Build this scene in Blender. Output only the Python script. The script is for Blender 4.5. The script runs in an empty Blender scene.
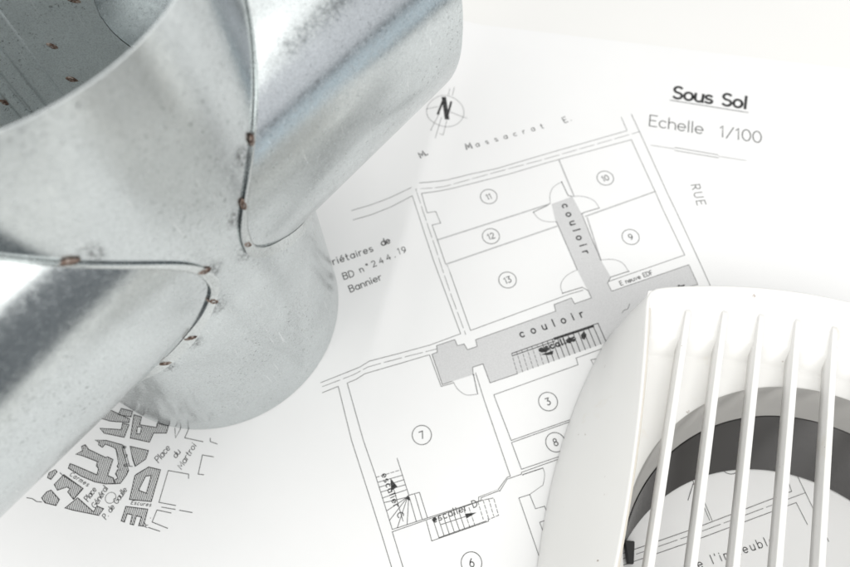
import bpy, bmesh, math, random
from mathutils import Vector, Matrix
random.seed(7)
MM = 0.001
scene = bpy.context.scene
COL = scene.collection

# ------------------------------------------------------------------ camera
CAM_H, TILT, ROLL = 0.32836, 0.41607, -0.02
cam_data = bpy.data.cameras.new('camera')
cam_data.sensor_width = 36.0
cam_data.lens = 36.0 * 700 / 850
cam_data.clip_start, cam_data.clip_end = 0.005, 50
cam = bpy.data.objects.new('camera', cam_data); COL.objects.link(cam)
_f = Vector((0, math.sin(TILT), -math.cos(TILT)))
_u = Vector((0, math.cos(TILT), math.sin(TILT)))
_r = Vector((1, 0, 0))
_r2 = math.cos(ROLL)*_r + math.sin(ROLL)*_u
_u2 = -math.sin(ROLL)*_r + math.cos(ROLL)*_u
cam.matrix_world = Matrix(((_r2.x, _u2.x, -_f.x, 0), (_r2.y, _u2.y, -_f.y, 0), (_r2.z, _u2.z, -_f.z, CAM_H), (0, 0, 0, 1)))
cam_data.dof.use_dof = True
cam_data.dof.focus_distance = 0.275
cam_data.dof.aperture_fstop = 10.5
scene.camera = cam

# ------------------------------------------------------------------ light: soft boxes in a grey studio
world = bpy.data.worlds.new('World'); scene.world = world; world.use_nodes = True
bg = world.node_tree.nodes['Background']
bg.inputs[0].default_value = (0.93, 1.0, 1.06, 1)
bg.inputs[1].default_value = 0.22
def softbox(name, loc, target, sx, sy, watts, color):
    d = bpy.data.lights.new(name, 'AREA'); d.shape = 'RECTANGLE'; d.size = sx; d.size_y = sy
    d.energy = watts; d.color = color
    o = bpy.data.objects.new(name, d); COL.objects.link(o)
    o.location = loc
    o.rotation_euler = (Vector(target) - Vector(loc)).to_track_quat('-Z', 'Y').to_euler()
    return o
softbox('key_softbox', (0.68, -0.58, 0.93), (-0.04, 0.12, 0.05), 1.15, 0.62, 4.8, (1.0, 0.985, 0.96))
softbox('overhead_softbox', (0.0, 0.35, 1.25), (0.0, 0.35, 0), 3.2, 3.0, 38.0, (1.0, 0.985, 0.96))
softbox('left_softbox', (-0.80, -0.55, 0.75), (-0.10, 0.08, 0), 0.8, 0.6, 4.2, (1.0, 0.985, 0.96))
softbox('window_light', (1.35, -0.05, -0.235), (0.0, 0.14, 0.14), 1.3, 0.32, 0.85, (0.80, 0.92, 1.0))
softbox('wall_light', (1.45, -0.15, 0.42), (0.0, 0.14, 0.16), 1.5, 0.72, 2.3, (0.98, 0.96, 1.0))
vs = scene.view_settings
vs.view_transform = 'Standard'; vs.look = 'None'; vs.exposure = -0.02; vs.gamma = 1.0; vs.use_curve_mapping = False
# ------------------------------------------------------------------ materials
def new_mat(name):
    m = bpy.data.materials.new(name); m.use_nodes = True
    nt = m.node_tree; b = nt.nodes['Principled BSDF']
    return m, nt, b
def tex_coord(nt, scale=1.0):
    tc = nt.nodes.new('ShaderNodeTexCoord'); mp = nt.nodes.new('ShaderNodeMapping')
    if isinstance(scale, (int, float)): scale = (scale,)*3
    mp.inputs['Scale'].default_value = scale
    nt.links.new(tc.outputs['Object'], mp.inputs['Vector'])
    return mp.outputs['Vector']
def noise(nt, vec, scale, detail=4, rough=0.55):
    n = nt.nodes.new('ShaderNodeTexNoise'); n.inputs['Scale'].default_value = scale
    n.inputs['Detail'].default_value = detail; n.inputs['Roughness'].default_value = rough
    nt.links.new(vec, n.inputs['Vector']); return n.outputs['Fac']
def ramp(nt, fac, stops):
    r = nt.nodes.new('ShaderNodeValToRGB'); e = r.color_ramp.elements
    while len(e) < len(stops): e.new(0.5)
    for el, (p, c) in zip(e, stops):
        el.position = p; el.color = (c, c, c, 1) if isinstance(c, (int, float)) else (*c, 1)
    nt.links.new(fac, r.inputs['Fac']); return r.outputs['Color']
def mix(nt, a, b, fac=1.0, mode='MULTIPLY'):
    m = nt.nodes.new('ShaderNodeMix'); m.data_type = 'RGBA'; m.blend_type = mode
    for sock, v in ((m.inputs[0], fac), (m.inputs[6], a), (m.inputs[7], b)):
        if hasattr(v, 'is_output'): nt.links.new(v, sock)
        else: sock.default_value = v if isinstance(v, float) else (*v, 1)
    return m.outputs[2]
def bump(nt, b, h, strength, dist):
    n = nt.nodes.new('ShaderNodeBump'); n.inputs['Strength'].default_value = strength; n.inputs['Distance'].default_value = dist
    nt.links.new(h, n.inputs['Height']); nt.links.new(n.outputs['Normal'], b.inputs['Normal'])

def make_metal(name, base, r0, r1):
    m, nt, b = new_mat(name)
    v = tex_coord(nt)
    b.inputs['Metallic'].default_value = 1.0
    cloud = ramp(nt, noise(nt, v, 38, 6, 0.62), [(0.30, 0.86), (0.70, 1.0)])
    fine = ramp(nt, noise(nt, v, 1700, 4, 0.8), [(0.32, 0.74), (0.58, 1.0)])
    speck = ramp(nt, noise(nt, v, 800, 5, 0.8), [(0.34, 0.16), (0.42, 1.0)])
    speckmask = ramp(nt, noise(nt, v, 26, 3), [(0.40, 0.0), (0.58, 1.0)])
    c = mix(nt, base, cloud); c = mix(nt, c, fine); c = mix(nt, c, mix(nt, (1, 1, 1), speck, speckmask, 'MIX'))
    for rot, thr in (((0.5, 0.3, 0.2), 0.705), ((-0.9, 0.6, 1.1), 0.715)):       # stray scratches
        s_ = nt.nodes.new('ShaderNodeMapping'); s_.inputs['Rotation'].default_value = rot; s_.inputs['Scale'].default_value = (900, 900, 38)
        nt.links.new(v, s_.inputs['Vector'])
        c = mix(nt, c, (0.93, 0.95, 0.95), ramp(nt, noise(nt, s_.outputs['Vector'], 1.0, 2, 0.5), [(thr, 0.0), (thr+0.05, 0.45)]), 'MIX')
    nt.links.new(c, b.inputs['Base Color'])
    # long fine scratches
    w = tex_coord(nt, (1.0, 1.0, 0.06)); sc = noise(nt, w, 900, 2, 0.5)
    rr = ramp(nt, noise(nt, v, 520, 5, 0.75), [(0.30, r0), (0.72, r1)])
    nt.links.new(rr, b.inputs['Roughness'])
    hs = nt.nodes.new('ShaderNodeMath'); hs.operation = 'ADD'
    nt.links.new(noise(nt, v, 26, 3), hs.inputs[0])
    h2 = nt.nodes.new('ShaderNodeMath'); h2.operation = 'MULTIPLY'; h2.inputs[1].default_value = 0.03
    nt.links.new(sc, h2.inputs[0]); nt.links.new(h2.outputs[0], hs.inputs[1])
    bump(nt, b, hs.outputs[0], 0.13, 0.0012)
    return m
M_ZINC = make_metal('galvanised_steel', (0.69, 0.73, 0.735), 0.13, 0.33)
M_INNER_LIT = make_metal('brightened_inner_zinc', (0.86, 0.905, 0.905), 0.46, 0.66)  # rougher zinc copy, colour lifted to stand for light inside the pipe
M_SEAM = make_metal('seam_steel', (0.72, 0.755, 0.75), 0.12, 0.36)

M_RUST, nt, b = new_mat('rusty_weld')
v = tex_coord(nt)
nt.links.new(ramp(nt, noise(nt, v, 900, 4), [(0.32, (0.03, 0.022, 0.02)), (0.46, (0.16, 0.095, 0.065)), (0.62, (0.42, 0.36, 0.32))]), b.inputs['Base Color'])
b.inputs['Roughness'].default_value = 0.6; b.inputs['Metallic'].default_value = 0.3
bump(nt, b, noise(nt, v, 1600, 3), 0.8, 0.0004)

M_PAPER, nt, b = new_mat('white_paper')
v = tex_coord(nt)
nt.links.new(ramp(nt, noise(nt, v, 14, 4), [(0.3, (0.815, 0.815, 0.81)), (0.7, (0.84, 0.84, 0.835))]), b.inputs['Base Color'])
b.inputs['Roughness'].default_value = 0.6; b.inputs['Specular IOR Level'].default_value = 0.35
bump(nt, b, noise(nt, v, 1400, 4), 0.12, 0.0002)

M_BOARD, nt, b = new_mat('white_board')
v = tex_coord(nt)
nt.links.new(ramp(nt, noise(nt, v, 5, 4), [(0.3, (0.80, 0.795, 0.775)), (0.7, (0.825, 0.82, 0.80))]), b.inputs['Base Color'])
b.inputs['Roughness'].default_value = 0.55

def make_ink(name, lo, hi, scale=700, p0=0.35, p1=0.7):
    m, nt, b = new_mat(name); v = tex_coord(nt)
    nt.links.new(ramp(nt, noise(nt, v, scale, 3), [(p0, lo), (p1, hi)]), b.inputs['Base Color'])
    b.inputs['Roughness'].default_value = 0.6; b.inputs['Specular IOR Level'].default_value = 0.3
    return m
M_INK = make_ink('black_ink', 0.015, 0.07)
M_LINE = make_ink('thin_line_ink', 0.03, 0.16, 420)
M_FAINT = make_ink('faint_ink', 0.42, 0.56)
M_GREY = make_ink('grey_screen_print', 0.54, 0.68, 2400)
M_HATCH = make_ink('hatch_ink', 0.03, 0.11)

def make_plastic(name, lo, hi, rough, dirt=None):
    m, nt, b = new_mat(name); v = tex_coord(nt)
    c = ramp(nt, noise(nt, v, 9, 4), [(0.3, lo), (0.7, hi)])
    if dirt:
        c = mix(nt, c, dirt, ramp(nt, noise(nt, v, 33, 6, 0.7), [(0.60, 0.0), (0.80, 0.55)]), 'MIX')
        c = mix(nt, c, (0.25, 0.17, 0.12), ramp(nt, noise(nt, v, 210, 3, 0.6), [(0.71, 0.0), (0.76, 0.7)]), 'MIX')
    nt.links.new(c, b.inputs['Base Color'])
    b.inputs['Roughness'].default_value = rough
    bump(nt, b, noise(nt, v, 500, 3), 0.10, 0.0003)
    return m
M_WHITE = make_plastic('white_plastic', (0.805, 0.797, 0.772), (0.84, 0.834, 0.815), 0.34, (0.70, 0.63, 0.50))
M_COLLAR = make_plastic('shaded_white_collar', (0.50, 0.49, 0.47), (0.57, 0.56, 0.54), 0.45)  # white collar in shade, the shade put into its grey base colour
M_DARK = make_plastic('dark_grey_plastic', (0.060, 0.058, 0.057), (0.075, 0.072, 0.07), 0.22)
M_BLACK = make_plastic('black_gap', (0.012, 0.012, 0.012), (0.02, 0.02, 0.02), 0.5)  # for the block that stands in for the dark notch gap

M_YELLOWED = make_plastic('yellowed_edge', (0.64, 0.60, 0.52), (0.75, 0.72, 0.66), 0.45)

M_SCORCH, nt, b = new_mat('scorched_zinc')
tc = nt.nodes.new('ShaderNodeTexCoord'); mp = nt.nodes.new('ShaderNodeMapping'); mp.vector_type = 'POINT'
mp.inputs['Location'].default_value = (-1, -1, -1); mp.inputs['Scale'].default_value = (2, 2, 2)
nt.links.new(tc.outputs['Generated'], mp.inputs['Vector'])
gr = nt.nodes.new('ShaderNodeTexGradient'); gr.gradient_type = 'SPHERICAL'; nt.links.new(mp.outputs['Vector'], gr.inputs['Vector'])
nz = ramp(nt, noise(nt, tc.outputs['Object'], 700, 5, 0.8), [(0.44, 0.0), (0.68, 0.65)])
fall = ramp(nt, gr.outputs['Fac'], [(0.0, 0.0), (0.55, 1.0)])
bw = nt.nodes.new('ShaderNodeRGBToBW'); nt.links.new(mix(nt, nz, fall), bw.inputs[0]); nt.links.new(bw.outputs[0], b.inputs['Alpha'])
b.inputs['Base Color'].default_value = (0.10, 0.095, 0.09, 1); b.inputs['Roughness'].default_value = 0.6; b.inputs['Metallic'].default_value = 0.4

# ------------------------------------------------------------------ what is printed on the sheet, in mm
WALLS = [[(-38.7,188.8),(-28,192.2),(-18.2,196.1),(-6.4,201.6)],[(-37.8,183),(-28,186),(-17.3,190.4),(-5.9,196.3),(4.6,158.4),(17.2,117.4),(1.9,111.8),(-27.8,104),(-32.6,101.1),(-51.3,93.8)],[(-1.9,204.3),(13.6,206.9),(26.7,210.4),(40.6,213.5),(71.1,223.2),(116.1,237.1),(114,246.4)],[(10.9,155.8),(7,170),(4.4,179),(9,180.1),(6.5,187.2),(1.9,186.3),(-0.9,197.9),(16.4,201.5),(47.7,209.9),(70.5,217.2),(117.6,230.9),(126.2,195.3),(128.4,185.4),(135.4,158.3),(93.9,144.1)],[(120,248.5),(123,236.2),(132.4,195.2),(135,185.2),(141.9,156.4),(146,138.5),(151.3,106.1),(158.3,81),(167.8,45.3),(172.3,28),(174.9,17.4)],[(11.7,154.6),(11.8,155.3),(22.2,119),(73.5,137.6),(80.5,139.6)],[(70.7,179.5),(77.8,154.4),(78.7,151.1)],[(80.2,141.2),(83,139.3),(84.2,135.2),(75.3,132.2),(74.1,135.4),(65,132),(65.5,128.4),(24.5,114.1),(25.1,110.6),(20.2,109),(18.7,112),(15.3,111.2),(14.2,114.4),(5.1,111.4),(5.4,108),(2.7,107),(7.4,91.6),(12.3,93.2)],[(22.4,96.3),(22.4,100),(27.5,101.6),(30.4,92),(43.9,96.3)],[(122.7,138.1),(139.3,141.4),(136.6,152.7),(94.9,138.7),(93.4,143.3),(95.5,146.6)],[(91.7,156),(88.4,168.2),(84.8,183.4)],[(-50.3,88.8),(-42.8,91.8),(-35.8,65.9),(-21.5,24.2),(-17,10.5),(-15.9,7.3)],[(-24.4,49.5),(-30.3,65.8),(-38.5,93.3),(-34.1,95.1),(-30.1,97.7),(1.5,106.8),(6.8,90.7),(12.6,92.3)],[(-24.4,49.5),(-16.7,26),(22.2,37.3),(22.3,39.1),(31.5,42.4),(31.3,42.2),(35.8,47.6),(37.2,48),(27.1,83.7),(23.7,97.1)],[(-10.9,6.9),(-16.7,25),(23.3,37.5),(23.4,38.8),(31.8,41.8),(32,41.5),(35.7,46.7),(42.3,48.8),(42.4,49.6),(59.2,55),(66.7,57.3)],[(66.8,73.3),(38.7,64.2),(32.6,83.6),(31.9,86.1),(73.7,100.2),(73.1,103.6),(85.9,108),(93.6,110.4)],[(68.3,72.9),(38.8,63.2),(42.5,51),(59.3,56.1),(66.8,58.4)],[(40.4,38.4),(47.6,13.2),(49.9,5.8)],[(40.4,38.4),(45.4,39.8),(47.5,33.6),(51.7,34.6),(53.4,28.9)],[(54.9,29.6),(48.9,27.8),(49.9,24.4)],[(87.8,103.7),(80.2,102.6),(81,100.5)],[(98.6,126.7),(99.7,128.1),(101.9,128.9),(103.1,131.6)],[(80,13),(116.5,23.7),(163.6,38.9),(162.6,46.1),(157.6,69.8)],[(79.4,8.2),(115.6,18.7),(164.5,34),(167.3,24.6)],[(125.5,27),(121.3,44.2),(117.4,60.9)],[(124.4,27.2),(120,44.3),(116,61)]]
DASHED = [[(-4,200.4),(11,202.5),(36.8,210.2),(61.1,217.2),(65.2,218.3),(123,236.2)],[(-4,200.4),(5.6,166.3),(9.2,152.6),(13.4,137.6),(19.7,116.9)],[(-50.4,91.8),(-35.7,97.3),(-28.6,101),(-21.7,103),(-9.1,106.3),(5.2,109.7)],[(79.7,10.8),(116.1,21.4),(169.4,38.1)]]
BANDS = [[(75.8,218.1),(81.3,196.4),(81.6,194.8)],[(125.9,196.9),(86.5,182.4)],[(7,170),(57.2,186.8),(67.2,190.2)],[(11.3,155.8),(56,171.6),(70.5,176.7)],[(87.3,181.4),(91.4,156.7)]]
CORRIDOR = [(69.1,190.4),(70.3,179.7),(77.8,154.4),(78.7,151.1),(83,139.3),(84.2,135.2),(75.3,132.2),(74.1,135.4),(65,132),(65.5,128.4),(24.5,114.1),(25.1,110.6),(20.2,109),(18.7,112),(15.3,111.2),(14.2,114.4),(5.1,111.4),(5.4,108),(2.7,107),(7.4,91.6),(12.3,93.2),(22.4,96.3),(22.4,100),(27.5,101.6),(30.4,92),(43.9,96.3),(88.8,111.4),(106.4,117.5),(122.7,138.1),(139.3,141.4),(136.6,152.7),(94.9,138.7),(93.4,143.3),(95.5,146.6),(91.7,156),(88.4,168.2),(84.8,183.4),(80.7,194.8)]
DOORS = [([(75.8,204.2),(78.5,195.4),(80.3,195)],[(75.8,204.2),(70.9,200.8),(68.7,196.1),(68.4,191.5)]),([(84.5,184),(86.3,184.9),(94.4,187.3)],[(94.4,187.3),(92,192),(86.5,194.7),(79.8,194.8)]),([(58.8,185.6),(66.7,189.5),(68.4,191)],[(58.8,185.6),(61.6,181.4),(65.9,179.6),(70.7,179.5)]),([(105,149.6),(95.5,146.6)],[(105,149.6),(102.5,154.4),(97.6,156.6),(91.1,156.3)]),([(69.8,138.1),(80.2,141.2)],[(69.8,138.1),(69.4,142.9),(72.9,147.9),(78.7,151.1)]),([(22.6,96.3),(24.2,86.6)],[(24.2,86.6),(18.8,86.3),(14.9,89),(12.7,92.8)]),([(42.9,48.6),(52.4,51.4)],[(52.4,51.4),(52.9,48.4),(51.8,44),(50.9,43.3),(45.4,39.8)]),([(119.8,43),(116.3,36)],[(121.3,44.2),(116.4,50.9),(112.6,52.3)])]
STAIRS = [[([(41.8,106.6),(43.9,96.3)],1),([(44.3,107.5),(46.5,97.1)],1),([(46.9,108.4),(49.1,98)],1),([(49.5,109.2),(51.7,98.9)],1),([(52,110.1),(54.3,99.8)],1),([(54.6,111),(56.9,100.7)],1),([(57.2,111.8),(59.6,101.5)],0),([(59.8,112.7),(62.2,102.4)],0),([(62.3,113.6),(64.8,103.3)],0),([(64.9,114.4),(67.5,104.2)],0),([(67.5,115.3),(70.1,105.1)],0),([(70.1,116.2),(72.8,106)],0),([(72.8,117.1),(75.4,106.9)],0),([(75.4,118),(78.1,107.8)],0),([(78,118.8),(80.7,108.7)],0),([(80.6,119.7),(83.4,109.6)],0),([(83.2,120.6),(86.1,110.5)],0),([(85.9,121.5),(88.8,111.4)],0),([(41.8,106.6),(85.9,121.5)],0),([(42.1,105.4),(63.5,112.5)],0),([(63.2,109.6),(73.4,112.9)],0)],[([(-24.1,48.7),(-13,51.8)],1),([(-23.2,46.5),(-12.1,49.4)],0),([(-22.6,44.3),(-11.3,47.4)],0),([(-22,42.1),(-10.7,45.2)],0),([(-21.3,39.5),(-10.1,43)],0),([(-9.8,39.7),(-20.5,37.5)],0),([(-9.8,39.7),(-19,34.1)],0),([(-9.8,39.7),(-17.9,29.9)],0),([(-9.8,39.7),(-14.5,26.6)],0),([(-9.3,39.7),(-10.1,27.9)],0),([(-9,39.7),(-6,29.3)],0),([(-14.5,57.1),(-9.3,40.8)],0),([(-9.6,40.4),(-4.4,41.7),(-1,30.6)],0),([(-6.6,41.1),(-3.4,30.1)],0),([(-16,43.1),(-11.9,29.4)],0)],[([(-1.5,29.3),(0.7,20.9),(26.2,28.7),(26.1,30.1)],0),([(3.9,22.2),(25.1,28.8)],0),([(1.5,29.8),(3.9,22.3)],0),([(3.8,30.5),(6.2,23)],0),([(6.1,31.2),(8.5,23.7)],0),([(8.4,31.9),(10.8,24.4)],0),([(10.7,32.6),(13.1,25.1)],0),([(13.1,33.3),(15.4,25.8)],0),([(15.4,34),(17.7,26.4)],1),([(17.7,34.7),(20,27.1)],1),([(21.8,37.3),(23.9,29.5)],1),([(24.2,37.9),(26.2,30.2)],1),([(26.7,38.4),(28.6,30.9)],1),([(22.6,37.5),(29,38.6),(30.8,31.1),(26.2,29.4)],1),([(5.1,27.7),(17.8,31.4)],0)]]
BLOBS = {'B':[[(56,105.7),(62.4,107.7),(61.9,105.7),(59.6,105.4)],[(55.8,108.2),(58.8,109.7),(60.7,108.6),(58.9,106.9),(56.5,106.9)],[(68.8,112.7),(70.7,114.4),(73.4,113.5),(74.3,114.3),(73.5,112.3),(69.5,111.4)],[(76.7,115.4),(78.4,117.4),(79.6,115.5),(78.3,112.9),(76.9,113.6)]],'C':[[(-17.5,48.1),(-14.3,44.3),(-17.3,42.5)],[(-11.1,39.3),(-9.3,40.6),(-8.8,38.2),(-9.9,38.7)]],'D':[[(15.8,32),(21,32.5),(16.4,30)],[(0.9,29.9),(2.6,30.6),(3.3,29.9),(1.8,28.6)]]}
STAIR_THICK = [[(63.6,113.8),(83.2,120)]]
ROOMS = [('7',-2.9,67.6),('13',42.4,146.1),('9',108.8,169.5),('11',35.5,195.8),('10',99.9,206),('3',57.5,82.3),('6',17.8,11.6),('12',35.3,171.6),('8',59.2,63),('5',138,51.5)]
TEXTS = [('title','Sous Sol',145.6,259.3,186,250.8,8.57,1.56,0.08),('title','Echelle  1/100',129.1,240.1,189.8,226.9,7.62,0.52,0),('street_name','RUE',145.9,200.3,147.2,187.8,4.74,0.37,0),('street_name','M.',-0.9,220.7,3,222.6,3.7,0.72,0),('street_name','M',24.9,226.7,27.9,227.5,3.75,0.78,0),('street_name','assacrat',30.5,228.1,69.1,240,3.26,0.36,0),('street_name','E.',81.5,243.3,85.4,244.9,3.75,0.39,0),('owner_note','propriétaires',-58.6,152.7,-26.7,164.1,3.79,0.45,0),('owner_note','de',-22,166.8,-17.7,168.4,3.79,0.53,0),('owner_note','BD',-41.5,148.2,-36.2,150,3.7,0.44,0),('owner_note','n°244.',-33,151.9,-14.9,159.7,3.42,0.42,0),('owner_note','19',-13.3,161.3,-9.4,162.4,3.4,0.37,0),('owner_note','Bannier',-38,141,-22,147.3,3.7,0.44,0),('corridor_name','couloir',47.1,114.8,79.3,125.2,3.79,0.67,0),('corridor_name','couloir',74.5,189.6,82.9,160,3.85,0.71,0),('corridor_name','E neuve EDF',100.1,141.8,117.4,147.7,2.33,0.32,0),('corridor_name','escalier',124.4,138.1,132.7,140.2,1.81,0.53,0),('stair_name','escalier',56.1,106.9,73.8,112.6,2.98,0.8,0),('stair_name','escalier C',-21.6,49.8,-14,30.8,2.75,0.37,0),('stair_name','escalier D',1.8,28.5,21.7,35.2,2.97,0.37,0),('building_note',"de l'immeuble",112.8,6.6,151.3,17.1,3.54,0.36,0),('map_name','Place',-124.7,57.2,-120.1,63.6,3.08,0.3,0.2),('map_name','du',-116.9,59,-115.1,61.7,2.8,0.3,0.2),('map_name','Martroi',-113.7,54,-108.1,64.6,2.78,0.29,0.2),('map_name','Place',-154.3,40.5,-151.4,45.6,2.83,0.3,0.2),('map_name','Général',-150.4,37.4,-146.3,46.1,2.78,0.29,0.2),('map_name','P. de Gaulle',-144.9,32.6,-137.4,45.2,2.69,0.28,0.2),('map_name','Carmes',-165,52.3,-155.9,47.2,1.84,0.27,0.2),('map_name','Rue',-138.3,56.1,-141.1,65.3,1.92,0.29,0.2),('map_name','Escures',-134.8,39.1,-125.7,37.9,1.6,0.23,0.2),('map_name','R.',-126,28.8,-125,33,1.99,0.25,0.2)]
BLOCKS = [[[(-160.2,66.2),(-158.3,64),(-149.7,60.1),(-148.8,60.4),(-146.1,59.1),(-147.4,51.9),(-144.5,50.7),(-143.9,48.3),(-147.8,48.2),(-152.8,49.2),(-159.6,51.9),(-166.1,55.6),(-165.7,57.6),(-163.9,57),(-152.3,52.3),(-152.1,55.1),(-153.3,56.4),(-153.1,58.3),(-160.5,61.1),(-163.8,61.9),(-160.9,63.5),(-161.8,65.5)]],[[(-156.1,68.3),(-150.6,68),(-142.8,65.8),(-141.8,62.6),(-138.3,54.4),(-138.7,52),(-141,48.3),(-143.7,48.2),(-143.7,50),(-142.4,50.7),(-143.9,52.6),(-143.2,54.5),(-141.9,54.2),(-143.7,55.9),(-143.2,57.4),(-145.4,63.7),(-146.6,64.7),(-150.8,66.3),(-152,64.8),(-154,66.1),(-153.9,67.3)]],[[(-139,65),(-130.2,62.9),(-130.9,59),(-135.3,55.8),(-136.8,58.7)]],[[(-167.7,52.7),(-157.6,46.3),(-161.1,41.6),(-164.4,45),(-163.6,46.4),(-165.2,47.2),(-169.2,45.8),(-171.2,48.4)]],[[(-174,45.2),(-172.2,45.9),(-167.6,41.7),(-168.6,39.1),(-173.8,40.4),(-175.8,42.6)]],[[(-159.4,42.3),(-151.1,36),(-150,38.5),(-146.8,37.3),(-148.5,34.5),(-160.3,36.9),(-164.3,38)]],[[(-174.6,53.7),(-172.1,55),(-171,54),(-173.2,50.7),(-174.9,51.5)]],[[(-129.1,55.4),(-123.4,54),(-125.7,40),(-135.7,41.1),(-134.8,51.7)],[(-129.8,51.3),(-127.3,51.5),(-128.4,43.7),(-132.2,45.1)]],[[(-136.9,38.1),(-126.8,36.7),(-127.7,29.5),(-129.9,29.8),(-129.2,33.4),(-131.5,34),(-132.2,30.1),(-133.8,30.5),(-133.4,34.4),(-135.8,35),(-136.5,31.4),(-138,32)]],[[(-139.5,79.9),(-135.7,78.8),(-136.1,75.1),(-127.9,73.6),(-127.8,75.6),(-122.3,74.2),(-122.9,70.9),(-128.9,71),(-130.3,66.8),(-139.5,68.9)],[(-137,74.1),(-135,74.1),(-135.1,70.8),(-136.9,70.8)]],[[(-149.8,73.4),(-144.4,72.9),(-144.3,76),(-141.1,75.2),(-142.5,69.3),(-152.2,71.4),(-154.6,73.8)]],[[(-146,83.1),(-140.4,81.6),(-140.7,78.9),(-146.9,80.1)]],[[(-154.7,78.5),(-152.8,83.2),(-141.2,77.9),(-141.3,76.2),(-150.4,77.1)]]]
MAP_LINES = [[(-119.2,73.1),(-118.3,68.5),(-116.5,72.7),(-117.8,77.8)],[(-112.3,73.6),(-114,68.5),(-105.2,66.5)],[(-102,68.1),(-101.8,66.5),(-98.4,65.3)],[(-99.5,59.4),(-104.8,60.4),(-105.8,51.7),(-103.2,51.4)],[(-110,49.9),(-110.2,51.8),(-119.8,53.6),(-122.2,39.6),(-114.4,38.1)],[(-120.6,37.5),(-114.4,36.4)],[(-112.4,36),(-106.6,34.9)],[(-116.1,34.9),(-122.6,36.3),(-124.1,31.2),(-116.8,28.4)],[(-125.4,28.9),(-120.1,27.2)],[(-182.6,42.8),(-179.9,42.3),(-177.7,41),(-175.4,40.8)],[(-166.1,55.6),(-159.6,51.9),(-152.8,49.2),(-147.8,48.2),(-143.4,48.1),(-141,48.3),(-138.7,52),(-138,54.1)],[(-169.6,53.6),(-168.4,52.6),(-157.9,46.5),(-161.1,41.7)],[(-134.3,52.2),(-129.4,55.2)],[(-142.3,65.6),(-137.9,55.9),(-136.6,55.8)]]
ROUNDABOUT = (-144.4,42,2.4)
NORTH = {'c':(13.6,252.4),'r':10.7,'lines':[[(6.9,243.3),(5,239.1),(11.9,236),(14.3,246)],[(10.3,250.7),(6.9,243.3)],[(16.7,268.3),(15.8,263.5)],[(19.5,269.5),(18,263.5)],[(2.6,254.2),(9.6,255.2)],[(16.7,251.9),(26,247.8)],[(11.3,247.8),(7.4,233.6)]],'N':[[(9.3,250.1),(13.1,261)],[(13.1,261),(14.4,247.7)],[(14.4,247.7),(17.2,258.8)]]}
TITLE_LINES = [[(143.8,257.7),(186.7,247.9)],[(141.1,225.1),(164.4,219.6)],[(140.8,223.1),(164.1,217.7)]]
TITLE_FAINT = [[(128,226.9),(140.9,224.2)],[(164.2,218.7),(179.1,215.5)]]
# ------------------------------------------------------------------ helpers
def mesh_obj(name, verts, faces, mat, parent=None, smooth=True, loc=(0, 0, 0)):
    me = bpy.data.meshes.new(name); me.from_pydata(verts, [], faces); me.update()
    if smooth:
        me.polygons.foreach_set('use_smooth', [True]*len(me.polygons))
    me.materials.append(mat)
    o = bpy.data.objects.new(name, me); COL.objects.link(o); o.location = loc
    if parent is not None: o.parent = parent
    return o
def empty(name, loc, rz, label, cat):
    o = bpy.data.objects.new(name, None); COL.objects.link(o)
    o.location = loc; o.rotation_euler = (0, 0, rz); o.empty_display_size = 0.02
    o['label'] = label; o['category'] = cat
    return o
class Geo:
    def __init__(self): self.v = []; self.f = []
    def grid(self, rows, closed=False, flip=False):
        """rows: list of equally long point lists"""
        n = len(rows[0]); k = len(self.v)
        for r in rows: self.v += [tuple(p) for p in r]
        for i in range(len(rows)-1):
            for j in range(n if closed else n-1):
                a = k+i*n+j; b_ = k+i*n+(j+1) % n; c = b_+n; d = a+n
                self.f.append((a, d, c, b_) if flip else (a, b_, c, d))
    def obj(self, name, mat, parent=None, smooth=True, merge=0):
        o = mesh_obj(name, self.v, self.f, mat, parent, smooth)
        if merge:
            bm = bmesh.new(); bm.from_mesh(o.data); bmesh.ops.remove_doubles(bm, verts=bm.verts, dist=merge)
            bm.to_mesh(o.data); bm.free()
        return o

# ------------------------------------------------------------------ the surface: white board and the folded plan sheet
g = Geo()
bx0, bx1, by0, by1, bz = -0.46, 0.315, -0.20, 0.43, -0.0008
for z0, z1 in ((bz, bz-0.016),):
    ring = [(bx0, by0), (bx1, by0), (bx1, by1), (bx0, by1)]
    g.v = [(x, y, z0) for x, y in ring]+[(x, y, z1) for x, y in ring]
    g.f = [(0, 1, 2, 3), (7, 6, 5, 4)]+[(i, i+4, (i+1) % 4+4, (i+1) % 4) for i in range(4)]
table = g.obj('table_top', M_BOARD, smooth=False); table['kind'] = 'structure'

CR0 = Vector((-26.3, 109.9)); CR1 = Vector((5.0, 231.4)); CRT = (CR1-CR0).normalized(); CRN = Vector((CRT.y, -CRT.x))
def smooth01(t): t = min(1, max(0, t)); return t*t*(3-2*t)
def paper_z(x, y):
    p = Vector((x, y))-CR0; s = p.dot(CRT); d = p.dot(CRN)
    amp = 2.0*smooth01((s+25)/45)
    if amp <= 0: return 0.0
    e = math.sqrt(d*d+3.0)
    return amp*max(0.0, 1-e/(23.0 if d < 0 else 15.0))**2
sa = math.radians(-10.46); SEX = Vector((math.cos(sa), math.sin(sa))); SEY = Vector((-math.sin(sa), math.cos(sa))); SO = Vector((138.2, 299.0))
rows = []
NX, NY = 300, 210
for j in range(NY+1):
    r = []
    for i in range(NX+1):
        q = SO+SEX*(-430+594*i/NX)+SEY*(-420*(1-j/NY))
        r.append((q.x*MM, q.y*MM, paper_z(q.x, q.y)*MM))
    rows.append(r)
g = Geo(); g.grid(rows)
plan = g.obj('plan_sheet', M_PAPER)
plan['label'] = 'large creased white sheet printed with a basement floor plan, under duct and grille'
plan['category'] = 'plan'

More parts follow.
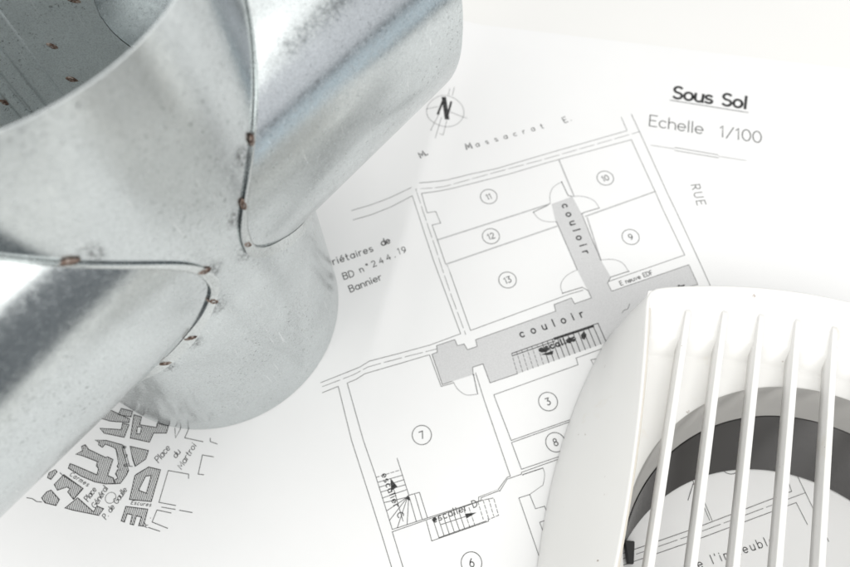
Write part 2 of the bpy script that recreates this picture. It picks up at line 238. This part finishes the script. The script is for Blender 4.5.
# ------------------------------------------------------------------ print: ink laid on the sheet (coordinates in mm on the sheet)
INK = 0.12
class Ink(Geo):
    step = 0
    def pt(self, x, y, dz=0.0): return (x*MM, y*MM, (paper_z(x, y)+INK+dz)*MM)
    def stroke(self, pts, w, closed=False):
        P_ = [Vector(p[:2]) for p in pts]
        Q = []
        m = len(P_)
        for i in range(m if closed else m-1):
            a, b_ = P_[i], P_[(i+1) % m]; L = (b_-a).length
            if L < 1e-6: continue
            n = max(1, int(L/5))
            for k in range(n): Q.append(a.lerp(b_, k/n))
        if not closed: Q.append(P_[-1])
        if len(Q) < 2: return
        Ink.step = (Ink.step+1) % 24; dz = Ink.step*0.0012
        n = len(Q); L_, R_ = [], []
        for i in range(n):
            if closed: d0 = Q[i]-Q[i-1]; d1 = Q[(i+1) % n]-Q[i]
            else:
                d0 = Q[i]-Q[i-1] if i else Q[1]-Q[0]; d1 = Q[i+1]-Q[i] if i < n-1 else Q[i]-Q[i-1]
            if d0.length < 1e-9: d0 = d1
            if d1.length < 1e-9: d1 = d0
            d0 = d0.normalized(); d1 = d1.normalized(); n0 = Vector((-d0.y, d0.x)); n1 = Vector((-d1.y, d1.x))
            mt = n0+n1
            mt = n1 if mt.length < 0.3 else mt/ max(0.45, mt.dot(n1))
            e = Vector((0, 0))
            if not closed and i == 0: e = -d1*w*0.4
            if not closed and i == n-1: e = d0*w*0.4
            L_.append(self.pt(*(Q[i]+e+mt*w/2), dz)); R_.append(self.pt(*(Q[i]+e-mt*w/2), dz))
        if closed: L_.append(L_[0]); R_.append(R_[0])
        self.grid([R_, L_])
    def dashed(self, pts, w, on=5.0, gap=1.6):
        P_ = [Vector(p[:2]) for p in pts]; cur = [P_[0]]; draw = True; left = on
        for a, b_ in zip(P_, P_[1:]):
            L = (b_-a).length; s = 0.0
            while L-s > left:
                s += left; q = a.lerp(b_, s/L)
                if draw: cur.append(q); self.stroke(cur, w)
                draw = not draw; left = on if draw else gap; cur = [q]
            left -= L-s
            if draw: cur.append(b_)
        if draw and len(cur) > 1: self.stroke(cur, w)
    def poly(self, pts, dz=0.04):
        bm = bmesh.new(); k = len(self.v)
        vs_ = [bm.verts.new((p[0], p[1], 0)) for p in pts]
        try: f = bm.faces.new(vs_)
        except ValueError: bm.free(); return
        f.normal_update(); bmesh.ops.triangulate(bm, faces=[f]); bm.verts.index_update()
        for v_ in bm.verts: self.v.append(self.pt(v_.co.x, v_.co.y, dz))
        for f in bm.faces:
            ids = [k+v_.index for v_ in f.verts]
            if f.normal.z < 0: ids.reverse()
            self.f.append(tuple(ids))
        bm.free()
    def ring(self, c, r, w, n=40):
        self.stroke([(c[0]+r*math.cos(2*math.pi*i/n), c[1]+r*math.sin(2*math.pi*i/n)) for i in range(n)], w, True)
def arc(cx, cy, rx, ry, a0, a1, n=9):
    return [(cx+rx*math.cos(math.radians(a0+(a1-a0)*i/n)), cy+ry*math.sin(math.radians(a0+(a1-a0)*i/n))) for i in range(n+1)]
X = 0.64   # x height of the drafting letters
O_ = arc(.28, .32, .28, .32, 0, 360, 16)
GLYPH = {
 'a': (.56, [O_, [(.56, X), (.56, 0)]]), 'b': (.56, [[(0, 1), (0, 0)], O_]), 'c': (.52, [arc(.28, .32, .28, .32, 45, 315, 12)]),
 'd': (.56, [O_, [(.56, 1), (.56, 0)]]), 'e': (.56, [[(.02, .32), (.56, .32)]+arc(.28, .32, .28, .32, 0, 315, 13)[0:]]),
 'h': (.5, [[(0, 1), (0, 0)], [(0, .38)]+arc(.25, .39, .25, .25, 180, 0, 8)+[(.5, 0)]]),
 'i': (.1, [[(.05, X), (.05, 0)], [(.05, .86), (.05, .93)]]), 'l': (.1, [[(.05, 1), (.05, 0)]]), "'": (.1, [[(.05, 1), (.03, .8)]]),
 'm': (.8, [[(0, X), (0, 0)], [(0, .42)]+arc(.2, .44, .2, .2, 180, 0, 7)+[(.4, 0)], [(.4, .42)]+arc(.6, .44, .2, .2, 180, 0, 7)+[(.8, 0)]]),
 'n': (.5, [[(0, X), (0, 0)], [(0, .38)]+arc(.25, .39, .25, .25, 180, 0, 8)+[(.5, 0)]]), 'o': (.56, [O_]),
 'p': (.56, [[(0, X), (0, -.32)], O_]), 'r': (.34, [[(0, X), (0, 0)], [(0, .36)]+arc(.26, .38, .26, .26, 180, 70, 6)]),
 's': (.46, [arc(.23, .48, .21, .16, 40, 270, 9)+arc(.23, .16, .23, .16, 90, -140, 9)]),
 't': (.36, [[(.14, .95), (.14, .1), (.22, 0), (.34, 0)], [(0, X), (.34, X)]]),
 'u': (.5, [[(0, X)]+arc(.25, .25, .25, .25, 180, 360, 8)+[(.5, X)], [(.5, .3), (.5, 0)]]), 'v': (.5, [[(0, X), (.25, 0), (.5, X)]]),
 'B': (.6, [[(0, 0), (0, 1), (.34, 1)]+arc(.34, .77, .22, .23, 90, -90, 8)+[(0, .54)], [(.34, .54)]+arc(.34, .27, .26, .27, 90, -90, 8)+[(0, 0)]]),
 'C': (.68, [arc(.4, .5, .4, .5, 48, 312, 14)]), 'D': (.66, [[(0, 0), (0, 1), (.22, 1)]+arc(.22, .5, .44, .5, 90, -90, 12)+[(0, 0)]]),
 'E': (.54, [[(.54, 1), (0, 1), (0, 0), (.54, 0)], [(0, .52), (.44, .52)]]), 'F': (.5, [[(.5, 1), (0, 1), (0, 0)], [(0, .52), (.42, .52)]]),
 'G': (.72, [arc(.4, .5, .4, .5, 48, 340, 14)+[(.76, .48), (.45, .48)]]), 'M': (.8, [[(0, 0), (.04, 1), (.4, .25), (.76, 1), (.8, 0)]]),
 'N': (.64, [[(0, 0), (0, 1), (.64, 0), (.64, 1)]]), 'P': (.56, [[(0, 0), (0, 1), (.32, 1)]+arc(.32, .74, .24, .26, 90, -90, 8)+[(0, .48)]]),
 'R': (.6, [[(0, 0), (0, 1), (.32, 1)]+arc(.32, .74, .24, .26, 90, -90, 8)+[(0, .48)], [(.26, .48), (.6, 0)]]),
 'S': (.56, [arc(.28, .75, .26, .25, 40, 270, 10)+arc(.28, .25, .28, .25, 90, -145, 10)]),
 'U': (.62, [[(0, 1)]+arc(.31, .31, .31, .31, 180, 360, 9)+[(.62, 1)]]),
 '0': (.6, [arc(.3, .5, .3, .5, 0, 360, 18)]), '1': (.3, [[(.02, .8), (.2, 1), (.2, 0)]]), '2': (.54, [arc(.27, .73, .25, .27, 160, -30, 9)+[(0, 0), (.54, 0)]]),
 '3': (.54, [[(.02, 1), (.5, 1), (.22, .6)]+arc(.24, .3, .28, .30, 80, -140, 10)]), '4': (.58, [[(.42, 0), (.42, 1), (0, .3), (.58, .3)]]),
 '5': (.54, [[(.5, 1), (.08, 1), (.04, .56)]+arc(.24, .32, .28, .32, 125, -140, 10)]), '6': (.54, [[(.44, .98), (.2, .75)]+arc(.27, .31, .27, .31, 165, 525, 16)]),
 '7': (.52, [[(0, 1), (.52, 1), (.2, 0)]]), '8': (.54, [arc(.27, .76, .22, .24, 0, 360, 14), arc(.27, .27, .27, .27, 0, 360, 14)]),
 '9': (.54, [arc(.27, .69, .27, .31, 0, 360, 16), [(.54, .69), (.5, .35), (.18, .02)]]),
 '/': (.5, [[(0, -.05), (.5, 1)]]), '.': (.12, [[(.04, 0), (.08, .06)]]), '°': (.3, [arc(.15, .86, .13, .13, 0, 360, 10)]), ' ': (.36, [])}
GLYPH['é'] = (.56, GLYPH['e'][1]+[[(.24, .78), (.42, .98)]])
def letter(ink, text, x0, y0, x1, y1, h, w, ital=0.0):
    a, b_ = Vector((x0, y0)), Vector((x1, y1)); L = (b_-a).length; ex = (b_-a)/L; ey = Vector((-ex.y, ex.x))
    ws = [GLYPH[c][0]*h for c in text]; tot = sum(ws); mingap = 0.16*h*(len(text)-1)
    k = min(1.0, L/(tot+mingap)); gap = (L-tot*k)/max(1, len(text)-1); pos = 0.0
    for c, gw in zip(text, ws):
        for s in GLYPH[c][1]:
            pts = []
            for px, py in s:
                q = a+ex*(pos+(px*h+ital*py*h)*k)+ey*(py*h); pts.append((q.x, q.y))
            ink.stroke(pts, w)
        pos += gw*k+gap
def ink_part(ink, name, mat, parent=plan): return ink.obj(name, mat, parent, smooth=False)

i_ = Ink(); i_.poly(CORRIDOR, -0.05); ink_part(i_, 'corridor_shading', M_GREY)
i_ = Ink()
for s in BANDS: i_.stroke(s, 0.75)
ink_part(i_, 'partition_walls', M_FAINT)
i_ = Ink()
for s in WALLS: i_.stroke(s, 0.26)
for s in DASHED: i_.dashed(s, 0.22, 9.0, 1.6)
ink_part(i_, 'wall_lines', M_LINE)
def curve3(p, n=5):
    out = []
    for k in range(len(p)-1):
        p0 = Vector(p[max(0, k-1)]); p1 = Vector(p[k]); p2 = Vector(p[k+1]); p3 = Vector(p[min(len(p)-1, k+2)])
        for t in [q/n for q in range(n)]:
            out.append(0.5*((2*p1)+(p2-p0)*t+(2*p0-5*p1+4*p2-p3)*t*t+(3*p1-p0-3*p2+p3)*t**3))
    return out+[Vector(p[-1])]
for leaf, sw in DOORS:
    i_ = Ink(); i_.stroke(leaf, 0.34); i_.stroke(curve3(sw), 0.18); i_.poly([(leaf[0][0]-.4, leaf[0][1]-.3), (leaf[0][0]+.4, leaf[0][1]-.3), (leaf[0][0]+.3, leaf[0][1]+.4)])
    ink_part(i_, 'door_swing', M_LINE)
for key, segs in zip('BCD', STAIRS):
    i_ = Ink()
    for s, dash in segs:
        if dash: i_.dashed(s, 0.24, 1.6, 0.7)
        else: i_.stroke(s, 0.38 if key == 'B' else 0.25)
    if key == 'B':
        for s in STAIR_THICK: i_.stroke(s, 1.3)
    for q in BLOBS[key]: i_.poly(q, 0.05)
    ink_part(i_, 'staircase', M_INK)
for n, x, y in ROOMS:
    i_ = Ink(); i_.ring((x, y), 4.5, 0.32)
    h = 3.3; wd = sum(GLYPH[c][0] for c in n)*h+(len(n)-1)*0.6
    ca = math.radians(18); ex = Vector((math.cos(ca), math.sin(ca))); ey = Vector((-ex.y, ex.x))
    p0 = Vector((x, y))-ex*wd/2-ey*h/2; p1 = p0+ex*wd
    letter(i_, n, p0.x, p0.y, p1.x, p1.y, h, 0.42)
    ink_part(i_, 'room_number', M_LINE)
for part, s, x0, y0, x1, y1, h, w, it in TEXTS:
    if part == 'map_name': continue
    i_ = Ink(); letter(i_, s, x0, y0, x1, y1, h, w, it)
    ink_part(i_, part+'_lettering', M_INK)
i_ = Ink(); i_.stroke(TITLE_LINES[0], 0.42)
for s in TITLE_LINES[1:]: i_.stroke(s, 0.28)
for s in TITLE_FAINT: i_.stroke(s, 0.18)
ink_part(i_, 'title_rule', M_LINE)
i_ = Ink(); i_.ring(NORTH['c'], NORTH['r'], 0.2, 56)
for s in NORTH['lines']: i_.stroke(s, 0.2)
for k, s in enumerate(NORTH['N']): i_.stroke(s, (1.2, 2.6, 1.2)[k])
ink_part(i_, 'north_arrow', M_INK)
# the little town map: hatched blocks, outlines, names
def hatch(ink, loops, dx, dy, sp, w):
    d = Vector((dx, dy)).normalized(); n = Vector((-d.y, d.x))
    vals = [Vector(p).dot(n) for p in loops[0]]; c = min(vals)+sp*0.5
    while c < max(vals):
        xs = []
        for lp in loops:
            for p, q in zip(lp, lp[1:]+lp[:1]):
                a = Vector(p).dot(n)-c; b_ = Vector(q).dot(n)-c
                if (a < 0) != (b_ < 0): xs.append(Vector(p).lerp(Vector(q), a/(a-b_)).dot(d))
        xs.sort()
        for a, b_ in zip(xs[::2], xs[1::2]):
            ink.stroke([tuple(n*c+d*a), tuple(n*c+d*b_)], w)
        c += sp
i_ = Ink()
for s in MAP_LINES: i_.stroke(s, 0.3)
i_.ring(ROUNDABOUT[:2], ROUNDABOUT[2], 0.2)
for part, s, x0, y0, x1, y1, h, w, it in TEXTS:
    if part == 'map_name': letter(i_, s, x0, y0, x1, y1, h, w, it)
street_map = ink_part(i_, 'street_map', M_HATCH)
for loops in BLOCKS:
    i_ = Ink()
    for lp in loops: i_.stroke(lp, 0.36, True)
    hatch(i_, loops, 0.42, -0.9, 0.76, 0.29)
    ink_part(i_, 'map_block', M_HATCH, street_map)

# ------------------------------------------------------------------ galvanised duct cross piece
R, RB, RH, ZB, H, TH = 0.0625, 0.0618, 0.0485, 0.1334, 0.2194, 0.0005
duct = empty('duct_cross_piece', (-0.10669, 0.1348, 0.00025), 0.85515, 'galvanised steel duct cross piece standing upright, two side branches and rusty spot welds', 'duct')
def rz(z):                                # the upper collar of the pipe draws in very slightly
    return R-0.0024*smooth01((z-0.12)/(H-0.12)*0.5)*2.0
def cylp(r, th, z):                       # th in radians, measured from the right branch towards the viewer
    return (r*math.cos(th), -r*math.sin(th), z)
NT = 480
ths = [2*math.pi*k/NT for k in range(NT)]
edge_a = math.asin(RH/R)
for q in (edge_a, -edge_a, math.pi-edge_a, math.pi+edge_a):
    q %= 2*math.pi; k = min(range(len(ths)), key=lambda j: abs(ths[j]-q)); ths[k] = q
g = Geo()
for r, flip in ((R, False), (R-TH, True)):
    low, up = [], []
    for rowi in range(27):
        low.append([]); 
    for rowi in range(19): up.append([])
    for th in ths:
        lat = abs(R*math.sin(th)); s = math.sqrt(max(0.0, RH*RH-lat*lat))
        if s < 1e-5: s = 0.0
        for k in range(27): z_ = (ZB-s)*k/26; low[k].append(cylp(r-R+rz(z_), th, z_))
        for k in range(19): z_ = ZB+s+(H-ZB-s)*k/18; up[k].append(cylp(r-R+rz(z_), th, z_))
    g.grid(low, True, not flip); g.grid(up, True, not flip)
n_faces = len(g.f)
for z in (0.0, H):
    g.grid([[cylp(rz(z), th, z) for th in ths], [cylp(rz(z)-TH, th, z) for th in ths]], True, z == H)
main_pipe = g.obj('main_pipe', M_ZINC, duct)
main_pipe.data.materials.append(M_INNER_LIT)
for p_ in main_pipe.data.polygons:
    if n_faces//2 <= p_.index < n_faces: p_.material_index = 1
def oval(p):                              # the branches bulge a little upwards
    return 1+0.065*smooth01(math.sin(p)/0.65)
def branch(sign, length, name):
    g = Geo(); NP = 288; ps = [2*math.pi*k/NP for k in range(NP)]
    for r, flip in ((RB, False), (RB-TH, True)):
        rows = []
        for k in range(22):
            row = []
            for p in ps:
                q_ = r*oval(p); lat = q_*math.cos(p); ra = rz(ZB+q_*math.sin(p)); x0 = math.sqrt(ra*ra-min(ra, abs(lat))**2)
                x = x0+(length-x0)*k/21
                row.append((sign*x, -lat, ZB+q_*math.sin(p)))
            rows.append(row)
        g.grid(rows, True, flip != (sign > 0))
    rim = [[(sign*length, -r*oval(p)*math.cos(p), ZB+r*oval(p)*math.sin(p)) for p in ps] for r in (RB, RB-TH)]
    g.grid(rim, True, sign < 0)
    o = g.obj(name, M_ZINC, duct)
    # turned-out flange that laps onto the main pipe
    def centre(p):
        return R*math.asin(RB*oval(p)*math.cos(p)/R), RB*oval(p)*math.sin(p)
    prof = [(0.0, 0.0008), (0.0004, 0.0007), (0.0012, 0.0007), (0.0020, 0.0007), (0.0027, 0.0008), (0.0027, 0.0005), (0.0025, 0.0002)]
    rows = [[] for _ in range(len(prof)+1)]
    for k, p in enumerate(ps):
        e = 1e-3
        a, z = centre(p); a1, z1 = centre(p+e); a0, z0 = centre(p-e)
        t = Vector((a1-a0, z1-z0)).normalized(); n = Vector((t.y, -t.x))
        if n.dot(Vector((a, z))) < 0: n = -n
        lat = (RB*oval(p)+0.0005)*math.cos(p); x0 = math.sqrt(max(0, rz(ZB+z)**2-min(R, abs(lat))**2))
        rows[0].append((sign*(x0+0.0022), -lat*0.9945, ZB+(RB*oval(p)+0.00015)*math.sin(p)))
        wob = (1+0.10*math.sin(5*p+sign)+0.06*math.sin(11*p))*(0.55+1.0*smooth01(0.62-1.1*math.sin(p)))
        for j, (off, lift) in enumerate(prof):
            q = Vector((a, z))+n*off*wob
            th = q.x/R; rr = rz(ZB+q.y)+lift
            x_, y_, _z = cylp(rr, th, 0)
            rows[j+1].append((sign*x_, y_, ZB+q.y))
    f = Geo(); f.grid(rows[:6], True, sign < 0); f.grid(rows[5:], True, sign < 0)
    fl = f.obj('flange', M_SEAM, o)
    # lock seam along the inside of the branch
    return o
branch(1, 0.1145, 'branch_pipe')
branch(-1, 0.150, 'branch_pipe')
# lock seam folded down the inside of the main pipe
g = Geo()
def seam_strip(a0, a1, lift, z0, z1):
    n = 10; rows = []
    for k in range(n+1):
        th = math.radians(a0+(a1-a0)*k/n); e = min(k, n-k)
        l = lift*min(1, e/1.0)
        rows.append([cylp(R-TH-0.00005-l, th, z0+(z1-z0)*q/12) for q in range(13)])
    g.grid(rows, False, True)
seam_strip(-94.0, -90.2, 0.0012, 0.0, H-0.0006)
seam_strip(-89.6, -84.5, 0.0007, 0.0, H-0.0006)
seam_strip(-84.3, -77.0, 0.0009, 0.0, H-0.0006)
g.obj('lock_seam', M_INNER_LIT, duct)
# spot welds
def weld(th, z, r, size, ang, inward):
    th = math.radians(th); c = Vector(cylp(r, th, z)); nrm = Vector(cylp(1, th, 0))
    nrm.z = 0; nrm = -nrm if inward else nrm
    tz = Vector((0, 0, 1)); tx_ = nrm.cross(tz); rows = []
    rnd = [random.uniform(.8, 1.2) for _ in range(12)]
    for rad, hh in ((1.15, -0.0003), (1.0, 0.0002), (0.72, 0.0006), (0.4, 0.0002), (0.02, 0.0000)):
        row = []
        for k in range(12):
            a = 2*math.pi*k/12; lx = size*rad*math.cos(a)*rnd[k]; ly = size*0.42*rad*math.sin(a)*rnd[k]*(1-0.35*abs(math.cos(a)))
            u = lx*math.cos(ang)-ly*math.sin(ang); w = lx*math.sin(ang)+ly*math.cos(ang)
            row.append(c+tx_*u+tz*w+nrm*hh)
        rows.append(row)
    gg = Geo(); gg.grid(rows, True); return gg.obj('weld_spot', M_RUST, duct)
def on_flange(sign, psi, off):
    p = math.radians(psi); a = R*math.asin(RB*oval(p)*math.cos(p)/R); z = RB*oval(p)*math.sin(p); e = 1e-3
    a1 = R*math.asin(RB*oval(p+e)*math.cos(p+e)/R); z1 = RB*oval(p+e)*math.sin(p+e); t = Vector((a1-a, z1-z)).normalized(); n = Vector((t.y, -t.x))
    if n.dot(Vector((a, z))) < 0: n = -n
    q = Vector((a, z))+n*off; th = math.degrees(q.x/R)
    return (th if sign > 0 else 180-th), ZB+q.y
for sign, psi, ang in ((1, 29.4, 1.9), (1, 16, 1.7), (1, 2.0, 1.0), (-1, 36.2, .2), (-1, 7, .6), (-1, -8, 1.1), (-1, -21.5, .5), (-1, -34, .3)):
    th, z = on_flange(sign, psi, 0.0020)
    wo = weld(th, z, rz(z)+0.0005, 0.0023, ang, False)
    th, z = on_flange(sign, psi-3, 0.0058); rows = []      # heat marks on the pipe beside the weld
    for k in range(6):
        rows.append([cylp(rz(z+0.0056*k/5*math.sin(q*math.pi/10))+0.00016, math.radians(th)+0.0056*k/5*math.cos(q*math.pi/10)/R, z+0.0056*k/5*math.sin(q*math.pi/10)) for q in range(20)])
    gg = Geo(); gg.grid(rows, True); gg.obj('scorch_mark', M_SCORCH, wo)
for th, z, ang in ((-70.3, .1264, .9), (-71.4, .1087, .9), (-94.8, .1163, 1.2), (-55.7, .1424, .6)):
    weld(th, z, R-TH-0.0002, 0.0023, ang, True)

# ------------------------------------------------------------------ white plastic vent grille (mm, own axes)
grille = empty('vent_grille', (0.1525, 0.004, 0.0), math.radians(-17.2), 'white plastic vent grille with parallel bars over a round dark tube, lying on the plan', 'vent grille')
CX = 2.75
def left_top(y): return -(80.5+0.00066*y*y)
def arc_top(x): return 114.8-((x-CX)/89.4)**2*18.4
def left_base(y): return -104.5+((y-5)/86)**2*13.5 if y > 5 else -104.5+((y-5)/96)**2*13.5
def loop(kind, n=44):
    pts = []
    if kind == 'top': yl, lx = 96.4, left_top
    else: yl, lx = 91.0, left_base
    xl = lx(yl)
    for k in range(n): y = -yl+2*yl*k/n; pts.append((lx(y), y))
    x0, x1 = xl, 2*CX-xl
    for k in range(n):
        x = x0+(x1-x0)*k/n; y = arc_top(x) if kind == 'top' else arc_top(x*0.95+0.1)-((x-CX)/94)**2*4.6
        pts.append((x, y))
    for k in range(n): y = yl-2*yl*k/n; pts.append((2*CX-lx(y), y))
    for k in range(n):
        x = x1+(x0-x1)*k/n; y = arc_top(x) if kind == 'top' else arc_top(x*0.95+0.1)-((x-CX)/94)**2*4.6
        pts.append((x, -y))
    return [Vector(p) for p in pts]
def soften(l, n):
    for _ in range(n): l = [(l[i-1]+2*l[i]+l[(i+1) % len(l)])/4 for i in range(len(l))]
    return l
base_l, top_l = soften(loop('base'), 3), soften(loop('top'), 2)
rows = []
ZT = 42.0
for k in range(13):
    t = k/12; gq = t**1.7
    rows.append([((b_.x+(a.x-b_.x)*gq)*MM, (b_.y+(a.y-b_.y)*gq)*MM, (0.5+(ZT-0.5)*t)*MM) for b_, a in zip(base_l, top_l)])
def inset(d, z):
    out = []; n = len(top_l)
    for i in range(n):
        t = (top_l[(i+1) % n]-top_l[i-1]).normalized(); nn = Vector((t.y, -t.x))
        q = top_l[i]+nn*d; out.append((q.x*MM, q.y*MM, z*MM))
    return out
for d, z in ((0.35, 42.35), (0.9, 42.5), (1.4, 42.35), (1.7, 41.9), (1.75, 41.3)): rows.append(inset(d, z))
g = Geo(); g.grid(rows, True)
# side walls inside the rim, down to the sunk plate
def ystep(x): return 88.0-((x-CX)/85)**2*13.0
RIN = 1.75
for sgn in (-1, 1):
    col = []
    for k in range(41):
        y = -ystep(-78)+2*ystep(-78)*k/40; x = left_top(y)+RIN; x = x if sgn < 0 else 2*CX-x
        col.append([(x*MM, y*MM, z*MM) for z in (41.3, 38, 35.5, 33.0)])
    g.grid(col, False, sgn > 0)
    # panel, rounded step
    rr = []
    for k in range(61):
        x = -85.6+(2*CX+2*85.6)*k/60; yo = arc_top(x)-1.2; yi = ystep(x)
        prof = [(yo, 42.1), (yo-(yo-yi)*.4, 41.2), (yi+1.0, 38.9), (yi+0.3, 38.7), (yi-0.5, 38.2), (yi-6.4, 33.9), (yi-7.2, 33.35), (yi-8.0, 33.1), (yi-9.0, 33.0)]
        rr.append([(x*MM, sgn*y*MM, z*MM) for y, z in prof])
    g.grid(rr, False, sgn < 0)
housing = g.obj('housing', M_WHITE, grille)
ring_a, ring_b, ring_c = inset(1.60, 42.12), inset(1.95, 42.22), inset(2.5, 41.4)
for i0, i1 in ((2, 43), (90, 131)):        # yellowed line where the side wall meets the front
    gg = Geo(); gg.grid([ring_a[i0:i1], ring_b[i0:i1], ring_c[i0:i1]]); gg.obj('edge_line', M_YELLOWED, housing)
# sunk plate with the round hole
def inside(x, y): return left_top(y)+RIN < x < 2*CX-left_top(y)-RIN and abs(y) < ystep(x)-9.0
RHOLE, HX, HY = 75.2, -2.4, -0.8; rows = [[], [], []]
for k in range(180):
    a = 2*math.pi*k/180; lo, hi = 60, 140
    for _ in range(24):
        md = (lo+hi)/2
        if inside(HX+md*math.cos(a), HY+md*math.sin(a)): lo = md
        else: hi = md
    for j, (rad, z) in enumerate(((max(lo, RHOLE+.2), 33.0), (RHOLE, 33.0), (RHOLE-.5, 32.5))): rows[j].append(((HX+rad*math.cos(a))*MM, (HY+rad*math.sin(a))*MM, z*MM))
g = Geo(); g.grid(rows, True); g.obj('sunk_plate', M_WHITE, grille)
def loft(rings, name, mat, n=180):
    g = Geo()
    for off, flip in ((0, False), (1.6, True)):
        g.grid([[((cx+(r+off)*math.cos(2*math.pi*k/n))*MM, (cy+(r+off)*math.sin(2*math.pi*k/n))*MM, z*MM) for k in range(n)] for cx, cy, r, z in rings], True, flip)
    return g.obj(name, mat, grille)
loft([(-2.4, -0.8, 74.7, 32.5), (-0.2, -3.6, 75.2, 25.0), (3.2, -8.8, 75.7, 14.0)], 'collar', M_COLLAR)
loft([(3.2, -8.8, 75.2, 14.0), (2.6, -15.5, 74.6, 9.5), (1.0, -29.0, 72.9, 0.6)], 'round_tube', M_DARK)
# black block added for the dark gap of a notch in the tube lip
bm = bmesh.new(); bmesh.ops.create_cube(bm, size=1.0)
for v_ in bm.verts:
    tp = 0.55 if v_.co.y < 0 else 1.0
    v_.co = Vector((v_.co.x*4.4*tp*MM, v_.co.y*9.5*MM, (v_.co.z+.5)*3.0*MM))
bmesh.ops.bevel(bm, geom=bm.edges[:], offset=0.0003, segments=2, affect='EDGES')
me = bpy.data.meshes.new('notch_gap'); bm.to_mesh(me); bm.free(); me.materials.append(M_BLACK)
o = bpy.data.objects.new('notch_gap', me); COL.objects.link(o); o.parent = grille; o.location = (-0.0660, -0.0095, 0.0003); o.rotation_euler = (0, 0, 0.22)
# the bars
for k in range(10):
    x = -67+15.5*k; ye = 103.0-((x-CX)/70)**2*9.5
    ys = [-ye, -ye+1.0, -ye+3, -ye+8]+[-ye+8+(2*ye-16)*q/14 for q in range(1, 14)]+[ye-8, ye-3, ye-1.0, ye]
    rows = []
    for y in ys:
        e = ye-abs(y); drop = 0 if e >= 3 else (1-e/3)**2*2.2; wk = min(1, .55+e/6)
        zt = 41.9-drop
        prof = [(-1.65, 35.2), (-1.45, 38.5), (-1.32, zt-.3), (-1.2, zt-.08), (-.9, zt), (.9, zt), (1.2, zt-.08), (1.32, zt-.3), (1.45, 38.5), (1.65, 35.2)]
        rows.append([((x+px*wk)*MM, y*MM, pz*MM) for px, pz in prof])
    g = Geo(); g.grid(rows, True); g.obj('bar', M_WHITE, grille)
